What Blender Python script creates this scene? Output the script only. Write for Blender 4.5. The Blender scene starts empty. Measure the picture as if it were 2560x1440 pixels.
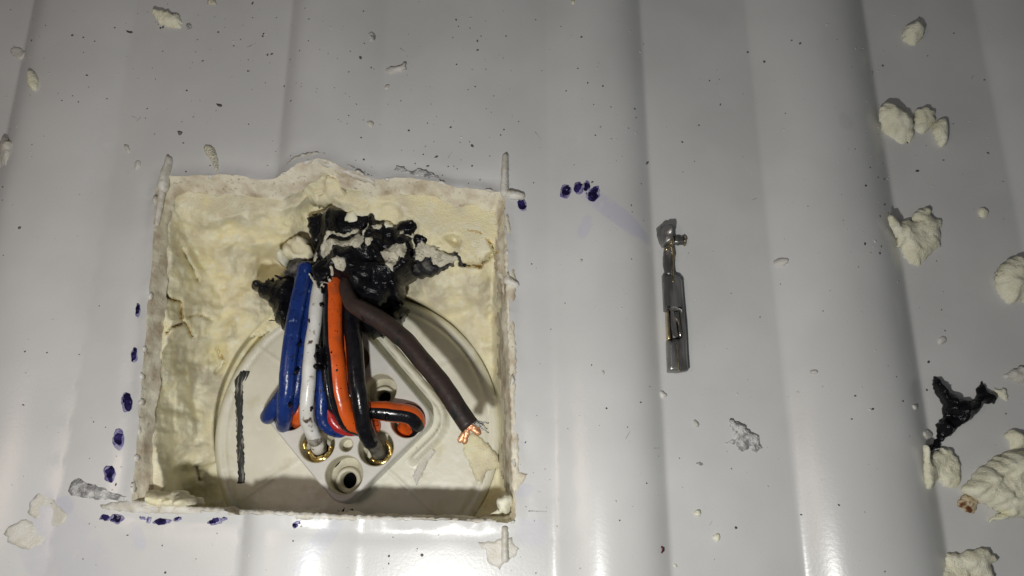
import bpy, math, random
import numpy as np
from mathutils import Vector
from mathutils.geometry import delaunay_2d_cdt
random.seed(7); RS = np.random.RandomState(11)
sc = bpy.context.scene; COL = sc.collection
# ------------------------------------------------------------------ camera, world, lamps, exposure
F = 1850.0; TH = math.atan(F/6420.0); D = 18.5
CX, CY, CZ = 0.0, -D*math.sin(TH), D*math.cos(TH)
cd = bpy.data.cameras.new('camera'); cam = bpy.data.objects.new('camera', cd); COL.objects.link(cam)
cd.sensor_width = 36; cd.lens = 36*F/2560; cd.clip_end = 200; cd.clip_start = .05
cam.location = (CX, CY, CZ); cam.rotation_euler = (TH, 0, 0); sc.camera = cam
cd.dof.use_dof = True; cd.dof.focus_distance = 18.9; cd.dof.aperture_fstop = .35
w = bpy.data.worlds.new('World'); sc.world = w; w.use_nodes = True
w.node_tree.nodes['Background'].inputs[0].default_value = (.94, .96, 1, 1)
w.node_tree.nodes['Background'].inputs[1].default_value = .075
def area(name, loc, target, size, energy, col, shape='DISK'):
    l = bpy.data.lights.new(name, 'AREA'); l.shape = shape; l.size = size; l.energy = energy; l.color = col
    o = bpy.data.objects.new(name, l); COL.objects.link(o); o.location = loc
    o.rotation_euler = (Vector(target)-Vector(loc)).to_track_quat('-Z', 'Y').to_euler(); return o
area('flash_lamp', (-2.7, CY-4.6, CZ-2.6), (-2.9, -6, 0), .9, 2300, (1.0, .985, .95))
area('room_lamp', (-15, -4, 24), (-11, -3, 0), 6, 620, (1.0, .76, .64))
sc.view_settings.view_transform = 'Standard'; sc.view_settings.look = 'None'
sc.view_settings.exposure = 0; sc.view_settings.gamma = 1; sc.view_settings.use_curve_mapping = False

ct, st = math.cos(TH), math.sin(TH)
def P(px, py, z=0.0):
    dx, dy, dz = (px-1280)/F, -(py-720)/F, -1.0
    wy, wz = dy*ct-dz*st, dy*st+dz*ct
    t = (z-CZ)/wz
    return (CX+dx*t, CY+wy*t, z)
def PA(u, v, z):
    dx, dy = (u-1280)/F, -(v-720)/F
    wy, wz = dy*ct+st, dy*st-ct
    t = (z-CZ)/wz
    return np.stack([CX+dx*t, CY+wy*t, z+0*t], -1)

# ------------------------------------------------------------------ noise
def _h(ix, iy, s):
    n = (ix.astype(np.int64)*374761393 + iy.astype(np.int64)*668265263 + s*69069) & 0x7fffffff
    n = ((n ^ (n >> 13))*1274126177) & 0x7fffffff
    return ((n ^ (n >> 16)) & 0xffff)/65535.0
def vn(x, y, s=0):
    x = np.asarray(x, float); y = np.asarray(y, float)
    ix, iy = np.floor(x), np.floor(y); fx, fy = x-ix, y-iy
    fx = fx*fx*fx*(fx*(fx*6-15)+10); fy = fy*fy*fy*(fy*(fy*6-15)+10)
    a, b, c, d = _h(ix, iy, s), _h(ix+1, iy, s), _h(ix, iy+1, s), _h(ix+1, iy+1, s)
    return (a+(b-a)*fx)*(1-fy)+(c+(d-c)*fx)*fy
def fbm(x, y, s=0, o=4):
    r = 0; a = .5; t = 0
    for k in range(o):
        r = r+a*(vn(x*2**k+k*13.7, y*2**k-k*7.1, s+k*17)*2-1); t += a; a *= .5
    return r/t
def ridge(x, y, s=0, o=3):
    r = 0; a = .5; t = 0
    for k in range(o):
        r = r+a*(1-np.abs(vn(x*2**k+k*3.1, y*2**k+k*9.2, s+k*31)*2-1)*2); t += a; a *= .55
    return r/t
def ss(x): x = np.clip(x, 0, 1); return x*x*(3-2*x)

# ------------------------------------------------------------------ materials
def M(name, col, rough=.5, metal=0, col2=None, nscale=3, bump=0, bscale=20, sss=0, coat=0, spots=None, spec=.5, lo=.4, hi=.6, detail=5, bump2=None, stretch=None):
    m = bpy.data.materials.new(name); m.use_nodes = True; nt = m.node_tree; N = nt.nodes; Lk = nt.links
    b = N['Principled BSDF']; b.inputs['Roughness'].default_value = rough; b.inputs['Metallic'].default_value = metal
    b.inputs['Specular IOR Level'].default_value = spec
    if coat: b.inputs['Coat Weight'].default_value = coat; b.inputs['Coat Roughness'].default_value = .08
    if sss: b.inputs['Subsurface Weight'].default_value = sss; b.inputs['Subsurface Radius'].default_value = (.25, .18, .1); b.inputs['Subsurface Scale'].default_value = .6
    tc = N.new('ShaderNodeTexCoord'); src = tc.outputs['Object']
    if stretch:
        mp = N.new('ShaderNodeMapping'); mp.inputs['Scale'].default_value = stretch; Lk.new(src, mp.inputs[0]); src = mp.outputs[0]
    def noise(sc_, det=detail):
        n = N.new('ShaderNodeTexNoise'); n.inputs['Scale'].default_value = sc_; n.inputs['Detail'].default_value = det; Lk.new(src, n.inputs['Vector']); return n.outputs['Fac']
    def ramp(f, lo_, hi_):
        r = N.new('ShaderNodeMapRange'); r.inputs[1].default_value = lo_; r.inputs[2].default_value = hi_; Lk.new(f, r.inputs[0]); return r.outputs[0]
    def mix(fac, c1, c2):
        x = N.new('ShaderNodeMix'); x.data_type = 'RGBA'; Lk.new(fac, x.inputs[0])
        for i, c in ((6, c1), (7, c2)):
            if isinstance(c, tuple): x.inputs[i].default_value = (*c, 1)
            else: Lk.new(c, x.inputs[i])
        return x.outputs[2]
    c = col
    if col2: c = mix(ramp(noise(nscale), lo, hi), c, col2)
    for sp in (spots or []): c = mix(ramp(noise(sp[1]), sp[2], sp[3]), c, sp[0])
    if isinstance(c, tuple): b.inputs['Base Color'].default_value = (*c, 1)
    else: Lk.new(c, b.inputs['Base Color'])
    if bump:
        bp = N.new('ShaderNodeBump'); bp.inputs['Strength'].default_value = bump; bp.inputs['Distance'].default_value = .1
        Lk.new(noise(bscale), bp.inputs['Height']); last = bp
        if bump2:
            b2 = N.new('ShaderNodeBump'); b2.inputs['Strength'].default_value = bump2[0]; b2.inputs['Distance'].default_value = .1
            Lk.new(noise(bump2[1]), b2.inputs['Height']); Lk.new(bp.outputs[0], b2.inputs['Normal']); last = b2
        Lk.new(last.outputs[0], b.inputs['Normal'])
    m['mix'] = 0
    return m, N, Lk, b, mix, c, tc, ramp, noise
def mat(*a, **k): return M(*a, **k)[0]

# liner material with ink smudges and scuffs in object space
mm, N, Lk, b, mix, c, tc, ramp, noise = M('liner_plastic', (.66, .665, .655), rough=.26, col2=(.61, .615, .605), nscale=.35, bump=.035, bscale=1.1, bump2=(.025, 14), detail=3)
SM = [((1530, 545), (1500, 580), 110, 26, -38, (.36, .34, .62), .55), ((1458, 580), 0, 16, 34, -20, (.40, .38, .70), .4),
      ((200, 1400), 0, 60, 190, 38, (.46, .46, .68), .32), ((345, 1345), 0, 16, 32, 30, (.46, .46, .72), .4),
      ((800, 1365), 0, 22, 80, -38, (.44, .48, .70), .4), ((160, 1265), 0, 24, 24, 0, (.42, .42, .62), .5),
      ((95, 1395), 0, 26, 55, 30, (.42, .42, .60), .4), ((1330, 1330), 0, 40, 34, 0, (.5, .5, .74), .3), ((1310, 1225), 0, 22, 16, 0, (.46, .45, .68), .4),
      ((480, 120), 0, 180, 110, 10, (.56, .56, .53), .3), ((1005, 90), 0, 130, 80, 30, (.52, .53, .51), .3), ((2090, 330), 0, 22, 26, 0, (.38, .38, .36), .35)]
for s in SM:
    (pp, _, rx, ry, ang, colr, amt) = s
    mp = N.new('ShaderNodeMapping'); mp.vector_type = 'TEXTURE'
    mp.inputs['Location'].default_value = P(pp[0], pp[1]); mp.inputs['Rotation'].default_value = (0, 0, math.radians(ang))
    mp.inputs['Scale'].default_value = (rx*.011, ry*.011, 9); Lk.new(tc.outputs['Object'], mp.inputs[0])
    g = N.new('ShaderNodeTexGradient'); g.gradient_type = 'SPHERICAL'; Lk.new(mp.outputs[0], g.inputs[0])
    mu = N.new('ShaderNodeMath'); mu.operation = 'MULTIPLY'; Lk.new(g.outputs['Fac'], mu.inputs[0]); Lk.new(ramp(noise(2.6), .25, .7), mu.inputs[1])
    m2 = N.new('ShaderNodeMath'); m2.operation = 'MULTIPLY'; m2.use_clamp = True; Lk.new(mu.outputs[0], m2.inputs[0]); m2.inputs[1].default_value = amt*3
    m3 = N.new('ShaderNodeMath'); m3.operation = 'MINIMUM'; Lk.new(m2.outputs[0], m3.inputs[0]); m3.inputs[1].default_value = amt*.45
    c = mix(m3.outputs[0], c, colr)
c = mix(ramp(noise(34), .70, .76), c, (.40, .39, .36))
Lk.new(c, b.inputs['Base Color']); LINER = mm
FOAMC = mat('browned_foam_crack', (.50, .36, .13), .7, col2=(.70, .60, .36), nscale=4, bump=.3, bscale=12)
RIM = mat('cut_plastic', (.76, .72, .58), .6, col2=(.46, .38, .27), nscale=1.8, lo=.42, hi=.68, bump=.3, bscale=6, stretch=(1.1, 1.0, 1), spots=[((.30, .25, .20), 9, .60, .75)])
BURR = mat('white_burr', (.70, .69, .64), .5, col2=(.56, .53, .45), nscale=3, bump=.2, bscale=9, sss=.1, spots=[((.36, .31, .24), 4.5, .62, .74)])
FOAM = mat('cream_foam', (.90, .83, .53), .55, col2=(.80, .745, .54), nscale=1.3, lo=.38, hi=.66, bump=.3, bscale=7, bump2=(.5, 34), sss=.25, spec=.45,
           spots=[((.66, .61, .46), .9, .50, .66), ((.90, .86, .66), 3.1, .5, .68), ((.52, .41, .17), 1.9, .68, .80)])
CRUMB = mat('foam_crumb', (.95, .93, .74), .75, col2=(.84, .82, .62), nscale=2.4, bump=.3, bscale=9, bump2=(.55, 34), sss=.15)
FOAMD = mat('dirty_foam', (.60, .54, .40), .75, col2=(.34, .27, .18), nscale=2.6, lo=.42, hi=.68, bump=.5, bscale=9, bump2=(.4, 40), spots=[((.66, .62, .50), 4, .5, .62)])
SMEAR = mat('foam_smear', (.58, .56, .48), .6, col2=(.64, .63, .58), nscale=4, bump=.4, bscale=22)
SMEAR2 = mat('thin_foam_film', (.64, .63, .58), .45, col2=(.58, .56, .48), nscale=4, bump=.2, bscale=22)
RESID = mat('grey_foam_residue', (.76, .73, .58), .8, col2=(.46, .43, .35), nscale=5, lo=.5, hi=.75, bump=.8, bscale=16, bump2=(.5, 50))
STAIN = mat('stained_foam', (.66, .55, .36), .75, col2=(.16, .05, .012), nscale=4.5, lo=.44, hi=.56, bump=.7, bscale=16)
HOUS = mat('ivory_plastic', (.73, .715, .60), .36, col2=(.68, .665, .55), nscale=.8, bump=.1, bscale=5, sss=.1, spots=[((.62, .58, .42), 1.7, .60, .75), ((.78, .77, .68), 2.4, .58, .7)])
BLOCK = mat('white_nylon', (.64, .63, .585), .34, col2=(.58, .57, .52), nscale=1.1, bump=.08, bscale=9, sss=0)
BORE = mat('ivory_bore', (.66, .63, .50), .45, col2=(.50, .47, .36), nscale=2.4, bump=.1, bscale=8)
BSHADE = mat('painted_bore_shade', (.004, .004, .005), .9, col2=(.006, .006, .006), nscale=5, spec=0)  # black floor of a shallow bore: shade of a deep shaft painted as colour
TAPE = mat('black_tape', (.0035, .0035, .005), .2, col2=(.008, .008, .010), nscale=3, bump=.35, bscale=5, bump2=(.25, 16), spec=.24, spots=[((.10, .09, .08), 7, .77, .84)])
TAPEG = mat('grey_dusted_tape', (.014, .014, .016), .4, col2=(.22, .21, .18), nscale=4, lo=.5, hi=.74, bump=.5, bscale=10, spec=.3)
INK = mat('violet_ink', (.008, .006, .035), .8, spec=.1, col2=(.045, .035, .16), nscale=5, lo=.48, hi=.66, spots=[((.30, .28, .50), 11, .66, .74)])
INKP = mat('pale_ink', (.10, .09, .28), .4, col2=(.38, .37, .56), nscale=9, lo=.4, hi=.6)
INKH = mat('soaked_ink_fringe', (.34, .33, .46), .5, col2=(.14, .12, .30), nscale=8, lo=.4, hi=.6)
PEN = mat('black_marker', (.02, .024, .022), .45, col2=(.38, .36, .31), nscale=2.2, lo=.53, hi=.72, bump=.1, bscale=20, stretch=(7, 1.2, 1))
BK = ((.01, .01, .012), 7, .67, .70)
BLUE = mat('blue_insulation', (.010, .036, .19), .26, col2=(.008, .026, .14), nscale=2, bump=.2, bscale=6, spots=[((.20, .28, .48), 7, .64, .74), ((.006, .008, .02), 11, .62, .65)])
WHITE = mat('white_insulation', (.74, .74, .71), .25, col2=(.66, .65, .60), nscale=3, bump=.1, bscale=8, spots=[((.10, .065, .045), 4.2, .60, .70), ((.01, .01, .012), 9, .69, .71)])
ORANGE = mat('orange_insulation', (.62, .095, .013), .24, col2=(.70, .11, .014), nscale=2, bump=.1, bscale=8, spots=[((.02, .008, .006), 11, .65, .68), ((.50, .09, .02), 3, .55, .65)])
RED = mat('red_insulation', (.42, .022, .022), .26, col2=(.33, .018, .02), nscale=3, bump=.1, bscale=8)
BLACK = mat('black_insulation', (.005, .005, .007), .2, col2=(.010, .010, .013), nscale=4, spec=.35, bump=.1, bscale=8, spots=[((.10, .09, .08), 12, .72, .78)])
BROWN = mat('brown_insulation', (.038, .023, .019), .5, col2=(.026, .017, .015), nscale=2, bump=.15, bscale=8, spots=[((.010, .014, .012), 2.6, .58, .68)])
GREYT = mat('grey_sleeve', (.12, .115, .10), .35, col2=(.06, .058, .05), nscale=5)
BRASS = mat('brass', (.90, .70, .26), .3, 1, col2=(.75, .55, .2), nscale=4, bump=.12, bscale=5)
COPPER = mat('copper', (1.0, .60, .36), .5, .8, col2=(.95, .50, .28), nscale=5)
TIN = mat('tinned_metal', (.27, .27, .26), .32, .65, col2=(.13, .13, .128), nscale=1.6, bump=.08, bscale=5, bump2=(.05, 40), stretch=(3, .6, 1))
TINE = mat('brassy_cut_edge', (.62, .52, .30), .3, 1, col2=(.40, .34, .22), nscale=6)
SCRA = mat('shallow_scratch', (.36, .36, .35), .6, col2=(.52, .52, .50), nscale=5)
SPECK = mat('dark_grit', (.05, .048, .044), .7, col2=(.14, .13, .12), nscale=2)
SPECKW = mat('pale_grit', (.66, .65, .61), .6, col2=(.52, .51, .47), nscale=2)
CRUST = mat('dark_red_chip', (.12, .015, .02), .4, col2=(.03, .008, .01), nscale=8)
SCUFF = mat('grey_scuff', (.26, .26, .265), .7, col2=(.68, .68, .66), nscale=6, lo=.38, hi=.58, bump=.8, bscale=18)

# ------------------------------------------------------------------ object helpers
def mesh(name, V, Fc, m, parent=None, smooth=True, midx=None):
    me = bpy.data.meshes.new(name); me.from_pydata([tuple(map(float, v)) for v in V], [], [tuple(map(int, f)) for f in Fc])
    for q in (m if isinstance(m, (list, tuple)) else [m]): me.materials.append(q)
    if midx is not None: me.polygons.foreach_set('material_index', midx)
    if smooth: me.polygons.foreach_set('use_smooth', [True]*len(me.polygons))
    me.update(); o = bpy.data.objects.new(name, me); COL.objects.link(o)
    if parent is not None:
        o.parent = parent; o.matrix_parent_inverse = parent.matrix_world.inverted()
    return o
def empty(name, loc, label, cat, group=None, kind=None):
    o = bpy.data.objects.new(name, None); o.empty_display_size = .2; COL.objects.link(o); o.location = loc
    bpy.context.view_layer.update(); tag(o, label, cat, group, kind); return o
def tag(o, label=None, cat=None, group=None, kind=None):
    if label: o['label'] = label
    if cat: o['category'] = cat
    if group: o['group'] = group
    if kind: o['kind'] = kind
    return o
def inside(x, y, poly):
    x = np.asarray(x); y = np.asarray(y); r = np.zeros(x.shape, bool); n = len(poly); j = n-1
    for i in range(n):
        xi, yi = poly[i]; xj, yj = poly[j]
        cnd = ((yi > y) != (yj > y)) & (x < (xj-xi)*(y-yi)/((yj-yi) or 1e-12)+xi); r ^= cnd; j = i
    return r
def pdist(x, y, poly):
    pts = np.asarray(poly, float); d = np.full(np.shape(x), 1e9)
    for i in range(len(pts)):
        a = pts[i]; bb = pts[(i+1) % len(pts)]; ab = bb-a; L = max(ab@ab, 1e-12)
        t = np.clip(((x-a[0])*ab[0]+(y-a[1])*ab[1])/L, 0, 1)
        d = np.minimum(d, (x-a[0]-t*ab[0])**2+(y-a[1]-t*ab[1])**2)
    return np.sqrt(d)
def densify(poly, step, jit=0, rnd=RS, closed=True):
    out = []; n = len(poly)
    for i in range(n if closed else n-1):
        a = np.array(poly[i], float); bb = np.array(poly[(i+1) % n], float); L = np.linalg.norm(bb-a); k = max(1, int(L/step))
        nr = np.array([-(bb-a)[1], (bb-a)[0]])/max(L, 1e-9)
        for q in range(k):
            p = a+(bb-a)*q/k; out.append(tuple(p+nr*rnd.uniform(-jit, jit)))
    return out
def chaikin(poly, it=1):
    for _ in range(it):
        o = []; n = len(poly)
        for i in range(n):
            a = np.array(poly[i], float); bb = np.array(poly[(i+1) % n], float)
            o += [tuple(a*.75+bb*.25), tuple(a*.25+bb*.75)]
        poly = o
    return poly
def cdt(bnds, pts):
    V = []; E = []
    for bd in bnds:
        s = len(V); V += [Vector(p) for p in bd]; E += [(s+i, s+(i+1) % len(bd)) for i in range(len(bd))]
    V += [Vector(p) for p in pts]
    r = delaunay_2d_cdt(V, E, [], 0, 1e-6)
    return np.array([tuple(v) for v in r[0]]), np.array([tuple(f) for f in r[2]])

# rib profile of the liner: (left foot, right foot, left flank, right flank, height) at the top row of the photo
sk = .0005
def S0(px): return P(px, 0)[0]
RIBS = [(S0(86), S0(345), 1.25, 2.0, .42, 3.6, 2.2), (S0(732), S0(975), 1.0, 1.9, .35, 3.6, 2.2), (S0(1366), S0(1602), 1.5, 1.6, .44, 2.3, 3.6),
        (S0(1860), S0(2158), 1.9, 2.0, .64, 2.3, 3.2), (S0(2430), S0(2740), 1.9, 1.9, .45, 2.3, 3.3), (S0(3000), S0(3260), 1.4, .9, .32, 2.3, 3.3), (S0(-550), S0(-310), .6, 1.3, .3, 3.3, 2.3)]
def H(x, y):
    s = np.asarray(x, float)+sk*np.asarray(y, float); z = s*0
    for a, bb, fl, fr, h, pl_, pr_ in RIBS:
        tl = np.clip((s-a)/fl, 0, 1); tr = np.clip((bb-s)/fr, 0, 1); tl = tl*tl*1.07/(tl+.07); tr = tr*tr*1.07/(tr+.07); u = (1-(1-tl)**pl_)*(1-(1-tr)**pr_)
        z = np.maximum(z, h*u)
    return z+.03*fbm(np.asarray(x)*.25, np.asarray(y)*.18, 5, 2)

def lump(name, poly, m, base=None, thick=.2, step=.08, edge=.14, amp=.3, ns=2.5, parent=None, seed=0, jit=.02, zp=0.0, world=False, bury=.03, sm=0, slope=(0, 0), rid=0, fine=0):
    """closed low mound inside an outline; base(x,y) is what it lies on"""
    rnd = np.random.RandomState(seed+5)
    pw = poly if world else [P(p[0], p[1], zp)[:2] for p in poly]
    if sm: pw = chaikin(pw, sm)
    pw = densify(pw, step, jit, rnd)
    a = np.array(pw); lo, hi = a.min(0), a.max(0)
    gx, gy = np.meshgrid(np.arange(lo[0], hi[0], step), np.arange(lo[1], hi[1], step)); gx = gx.ravel()+rnd.uniform(-.3, .3, gx.size)*step; gy = gy.ravel()+rnd.uniform(-.3, .3, gy.size)*step
    k = inside(gx, gy, pw); gx, gy = gx[k], gy[k]; k = pdist(gx, gy, pw) > step*.35; gx, gy = gx[k], gy[k]
    V, T = cdt([pw], list(zip(gx, gy)))
    cxy = V[T].mean(1); T = T[inside(cxy[:, 0], cxy[:, 1], pw)]
    if base is None: base = H
    elif not callable(base): zb = base; base = lambda x, y: zb+0*x
    d = pdist(V[:, 0], V[:, 1], pw)
    prof = np.sqrt(np.clip(1-(1-np.clip(d/edge, 0, 1))**2, 0, 1))*.85+.15
    n = fbm(V[:, 0]*ns+seed*3.1, V[:, 1]*ns, seed, 4)
    if rid: n = n*(1-rid)+rid*ridge(V[:, 0]*ns*.8+seed, V[:, 1]*ns*.8, seed)
    c = V.mean(0)
    z = base(V[:, 0], V[:, 1])+thick*prof*(1+amp*n*2)+slope[0]*(V[:, 0]-c[0])+slope[1]*(V[:, 1]-c[1])
    z = z+fine*fbm(V[:, 0]*9, V[:, 1]*9, seed+3, 2)+fine*1.5*np.minimum(0, fbm(V[:, 0]*4, V[:, 1]*4, seed+9, 2)+.1)
    zb_ = base(V[:, 0], V[:, 1])-bury+slope[0]*(V[:, 0]-c[0])+slope[1]*(V[:, 1]-c[1])
    nV = len(V); VV = np.vstack([np.column_stack([V, z]), np.column_stack([V, zb_])])
    ori = []
    for t in T:
        p, q, r = V[t[0]], V[t[1]], V[t[2]]
        ori.append(tuple(t) if (q[0]-p[0])*(r[1]-p[1])-(q[1]-p[1])*(r[0]-p[0]) > 0 else (t[0], t[2], t[1]))
    cnt = {}
    for t in ori:
        for e in ((t[0], t[1]), (t[1], t[2]), (t[2], t[0])): cnt[e] = 1
    bd = [e for e in cnt if (e[1], e[0]) not in cnt]
    Fc = list(ori)+[(t[0]+nV, t[2]+nV, t[1]+nV) for t in ori]+[(e[1], e[0], e[0]+nV, e[1]+nV) for e in bd]
    return mesh(name, VV, Fc, m, parent)

def tube(name, pts, r, m, parent=None, n=18, caps=True, stripes=None, seed=0, spiral=0, wob=.02, prof=None, res=10, flat=1.0, phase=0):
    p = [np.array(q, float) for q in pts]; C = []
    ext = [2*p[0]-p[1]]+p+[2*p[-1]-p[-2]]
    for i in range(1, len(ext)-2):
        for k in range(res):
            t = k/res; a, b_, c_, d_ = ext[i-1:i+3]
            C.append(.012*np.array([fbm(i*1.3+t*1.3+seed, 2., 5, 2), fbm(i*1.3+t*1.3, seed+4., 6, 2), 0])*2+.5*((2*b_)+(-a+c_)*t+(2*a-5*b_+4*c_-d_)*t*t+(-a+3*b_-3*c_+d_)*t**3))
    C.append(p[-1]); C = np.array(C); Tn = np.gradient(C, axis=0); Tn /= np.linalg.norm(Tn, axis=1)[:, None]
    up = np.array([0, 0, 1.]) if abs(Tn[0][2]) < .9 else np.array([0, 1., 0]); u = np.cross(np.cross(Tn[0], up), Tn[0]); u /= np.linalg.norm(u)
    V = []; Fc = []; mi = []; L = len(C)
    sc_ = [1.0]*L
    CC = list(C); rr = []
    for i in range(L):
        t = i/(L-1); rr.append((r if prof is None else prof(t))*(1+wob*(fbm(t*6+seed, .5, seed)*2)))
    rings = [(C[i], Tn[i], rr[i]) for i in range(L)]
    if caps:
        e = rings[-1]; ad = [(e[0]+e[1]*e[2]*math.sin(a)*.8, e[1], e[2]*math.cos(a)) for a in (.45, .85, 1.2, 1.45)]
        s = rings[0]; pre = [(s[0]-s[1]*s[2]*math.sin(a)*.8, s[1], s[2]*math.cos(a)) for a in (1.45, 1.2, .85, .45)]
        rings = pre+rings+ad
    for i, (c_, t_, r_) in enumerate(rings):
        u = u-t_*(u@t_); u /= np.linalg.norm(u); v = np.cross(t_, u)
        for k in range(n):
            a = 2*math.pi*k/n+phase+spiral*i/len(rings)
            V.append(c_+r_*(math.cos(a)*u*flat+math.sin(a)*v))
    for i in range(len(rings)-1):
        for k in range(n):
            Fc.append((i*n+k, i*n+(k+1) % n, (i+1)*n+(k+1) % n, (i+1)*n+k))
            mi.append(1 if (stripes and k in stripes) else 0)
    Fc.append(tuple(range(n))[::-1]); mi.append(0); Fc.append(tuple((len(rings)-1)*n+k for k in range(n))); mi.append(0)
    return mesh(name, V, Fc, m, parent, midx=mi)
def W(*pts): return [P(*q) for q in pts]

# ------------------------------------------------------------------ the liner with its hole
HOLE = [(397, 462), (408, 448), (430, 442), (480, 440), (540, 438), (600, 443), (650, 451), (700, 442), (722, 427), (745, 408), (770, 405), (795, 399), (830, 405), (860, 420), (900, 436), (940, 450), (990, 446),
        (1030, 447), (1080, 455), (1130, 465), (1190, 475), (1240, 479), (1256, 480), (1262, 500), (1266, 600), (1272, 700), (1277, 850), (1283, 1000), (1287, 1150), (1290, 1290), (1282, 1306), (1200, 1304),
        (1100, 1302), (1000, 1299), (900, 1296), (800, 1290), (700, 1285), (600, 1283), (500, 1278), (400, 1272), (337, 1264), (330, 1245), (343, 1130), (352, 1000), (364, 850), (376, 700), (387, 550), (392, 475)]
def PH(px, py):
    q = P(px, py, 0)
    for _ in range(4): q = P(px, py, float(H(q[0], q[1])))
    return q
hw = densify([PH(p[0], p[1])[:2] for p in HOLE], .07, 0)
hw = [(x+.035*float(fbm(x*5, y*5, 3, 3)), y+.05*float(fbm(x*5, y*5, 9, 3))) for x, y in hw]
cen = np.mean(hw, 0); pts = []
for s in np.arange(-24, 24, .06):
    for y in np.arange(-15, 19, .9): pts.append((s-sk*y, y))
for s in np.arange(-10.5, 1.5, .12):
    for y in np.arange(-7.3, 4.2, .12): pts.append((s-sk*y+.0031, y+.0017))
pts = np.array(pts)
for off in (.03, .07, .13, .21):
    ring = []
    for i in range(len(hw)):
        a = np.array(hw[i-1]); bb = np.array(hw[(i+1) % len(hw)]); t = bb-a; nrm = np.array([t[1], -t[0]])/np.linalg.norm(t)
        if nrm@(np.array(hw[i])-cen) < 0: nrm = -nrm
        ring.append(np.array(hw[i])+nrm*off)
    pts = np.vstack([pts, ring])
near = (pts[:, 0] > -10.5) & (pts[:, 0] < 1.5) & (pts[:, 1] > -7.3) & (pts[:, 1] < 4.2)
keep = ~inside(pts[:, 0], pts[:, 1], hw); dd = np.full(len(pts), 9.); dd[near] = pdist(pts[near, 0], pts[near, 1], hw); keep &= dd > .015
V, T = cdt([hw], [tuple(p) for p in pts[keep]]); cxy = V[T].mean(1); T = T[~inside(cxy[:, 0], cxy[:, 1], hw)]
nr = (V[:, 0] > -10.5) & (V[:, 0] < 1.5) & (V[:, 1] > -7.3) & (V[:, 1] < 4.2); d = np.full(len(V), 9.); d[nr] = pdist(V[nr, 0], V[nr, 1], hw)
burr = np.exp(-d/.14)*(.03+.05*fbm(V[:, 0]*1.6, V[:, 1]*1.6, 21, 3))
z = H(V[:, 0], V[:, 1])+burr-.05*np.exp(-((d-.28)/.16)**2)*vn(V[:, 0]*1.3, V[:, 1]*1.3, 8)
tri = V[T]; ar = (tri[:, 1, 0]-tri[:, 0, 0])*(tri[:, 2, 1]-tri[:, 0, 1])-(tri[:, 1, 1]-tri[:, 0, 1])*(tri[:, 2, 0]-tri[:, 0, 0]); T[ar < 0] = T[ar < 0][:, ::-1]
liner = mesh('plastic_liner', np.column_stack([V, z]), T, LINER)
tag(liner, 'ribbed glossy white plastic liner with a rough square hole cut in it', 'liner', kind='structure')
# cut thickness of the liner all around the hole
NV = len(hw); RV = []; levels = [(0, 0), (.03, -.04), (.09, -.10), (.13, -.18), (.17, -.26), (.22, -.34), (.30, -.44), (.36, -.56)]
NR = []
for i in range(NV):
    t = np.array(hw[(i+7) % NV])-np.array(hw[i-7]); nrm = np.array([-t[1], t[0]])/np.linalg.norm(t)
    if nrm@(cen-np.array(hw[i])) < 0: nrm = -nrm
    NR.append(nrm)
for li, (off, dz) in enumerate(levels):
    for i, (x, y) in enumerate(hw):
        nrm = NR[i]; sf = (.45+.6*vn(x*.8, 3., 4))*max(0, -nrm[1])+.30*max(0, nrm[1])+.42*abs(nrm[0])
        n_ = float(fbm(x*1.7+li*.35, y*1.7, 33, 3)); q = np.array([x, y])+nrm*(off*sf*(1+.5*n_)+.022*float(fbm(x*6, y*6+li*2.1, 35, 2))*(li > 0))
        top = float(H(x, y))+.03+.05*float(fbm(x*1.6, y*1.6, 21, 3))
        RV.append((q[0], q[1], top+dz if li else top))
RF = [(l*NV+i, l*NV+(i+1) % NV, (l+1)*NV+(i+1) % NV, (l+1)*NV+i) for l in range(len(levels)-1) for i in range(NV)]
mesh('cut_edge', RV, RF, RIM, liner)
# burrs and slits where the saw overran the corners
def capsule(a, b_, w0, w1, n=8):
    a = np.array(a, float); b_ = np.array(b_, float); t = (b_-a)/np.linalg.norm(b_-a); nn = np.array([-t[1], t[0]]); o = []
    for k in range(n+1): an = math.pi*k/n; o.append(tuple(a+w0*(-math.sin(an)*t+math.cos(an)*nn)))
    for k in range(n+1): an = math.pi*k/n; o.append(tuple(b_+w1*(math.sin(an)*t-math.cos(an)*nn)))
    return o
for i, (a, b_, w0, w1, th) in enumerate([((1263, 392), (1261, 482), 8, 11, .16), ((1276, 486), (1304, 491), 11, 9, .12), ((1262, 1322), (1263, 1398), 8, 10, .16), ((424, 400), (408, 470), 8, 13, .18),
                                         ((404, 480), (392, 560), 9, 6, .10), ((1270, 700), (1290, 712), 12, 8, .12)]):
    lump('burr', capsule(a, b_, w0, w1), BURR, thick=th, step=.05, edge=.09, amp=.15, seed=60+i, jit=.008, parent=liner)
rnd = np.random.RandomState(3)
for i in range(0, len(hw), 3):     # frayed curls of plastic standing on the cut edge
    if rnd.rand() < .6:
        x, y = hw[i]; L = rnd.uniform(.05, .16); wd = rnd.uniform(.03, .06)
        t = np.array(hw[(i+1) % NV])-np.array(hw[i-1]); t /= np.linalg.norm(t); nn = np.array([-t[1], t[0]])
        pl = [np.array([x, y])+t*L*math.cos(k)*rnd.uniform(.8, 1.2)+nn*wd*math.sin(k)*rnd.uniform(.7, 1.3) for k in np.arange(0, 6.2, .8)]
        if i == 0 or i % 9 == 0: lump('plastic_curl', [tuple(q) for q in pl], BURR, thick=rnd.uniform(.06, .13), step=.04, edge=.05, amp=.4, seed=i, jit=.01, world=True, parent=liner, bury=.1)
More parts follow.
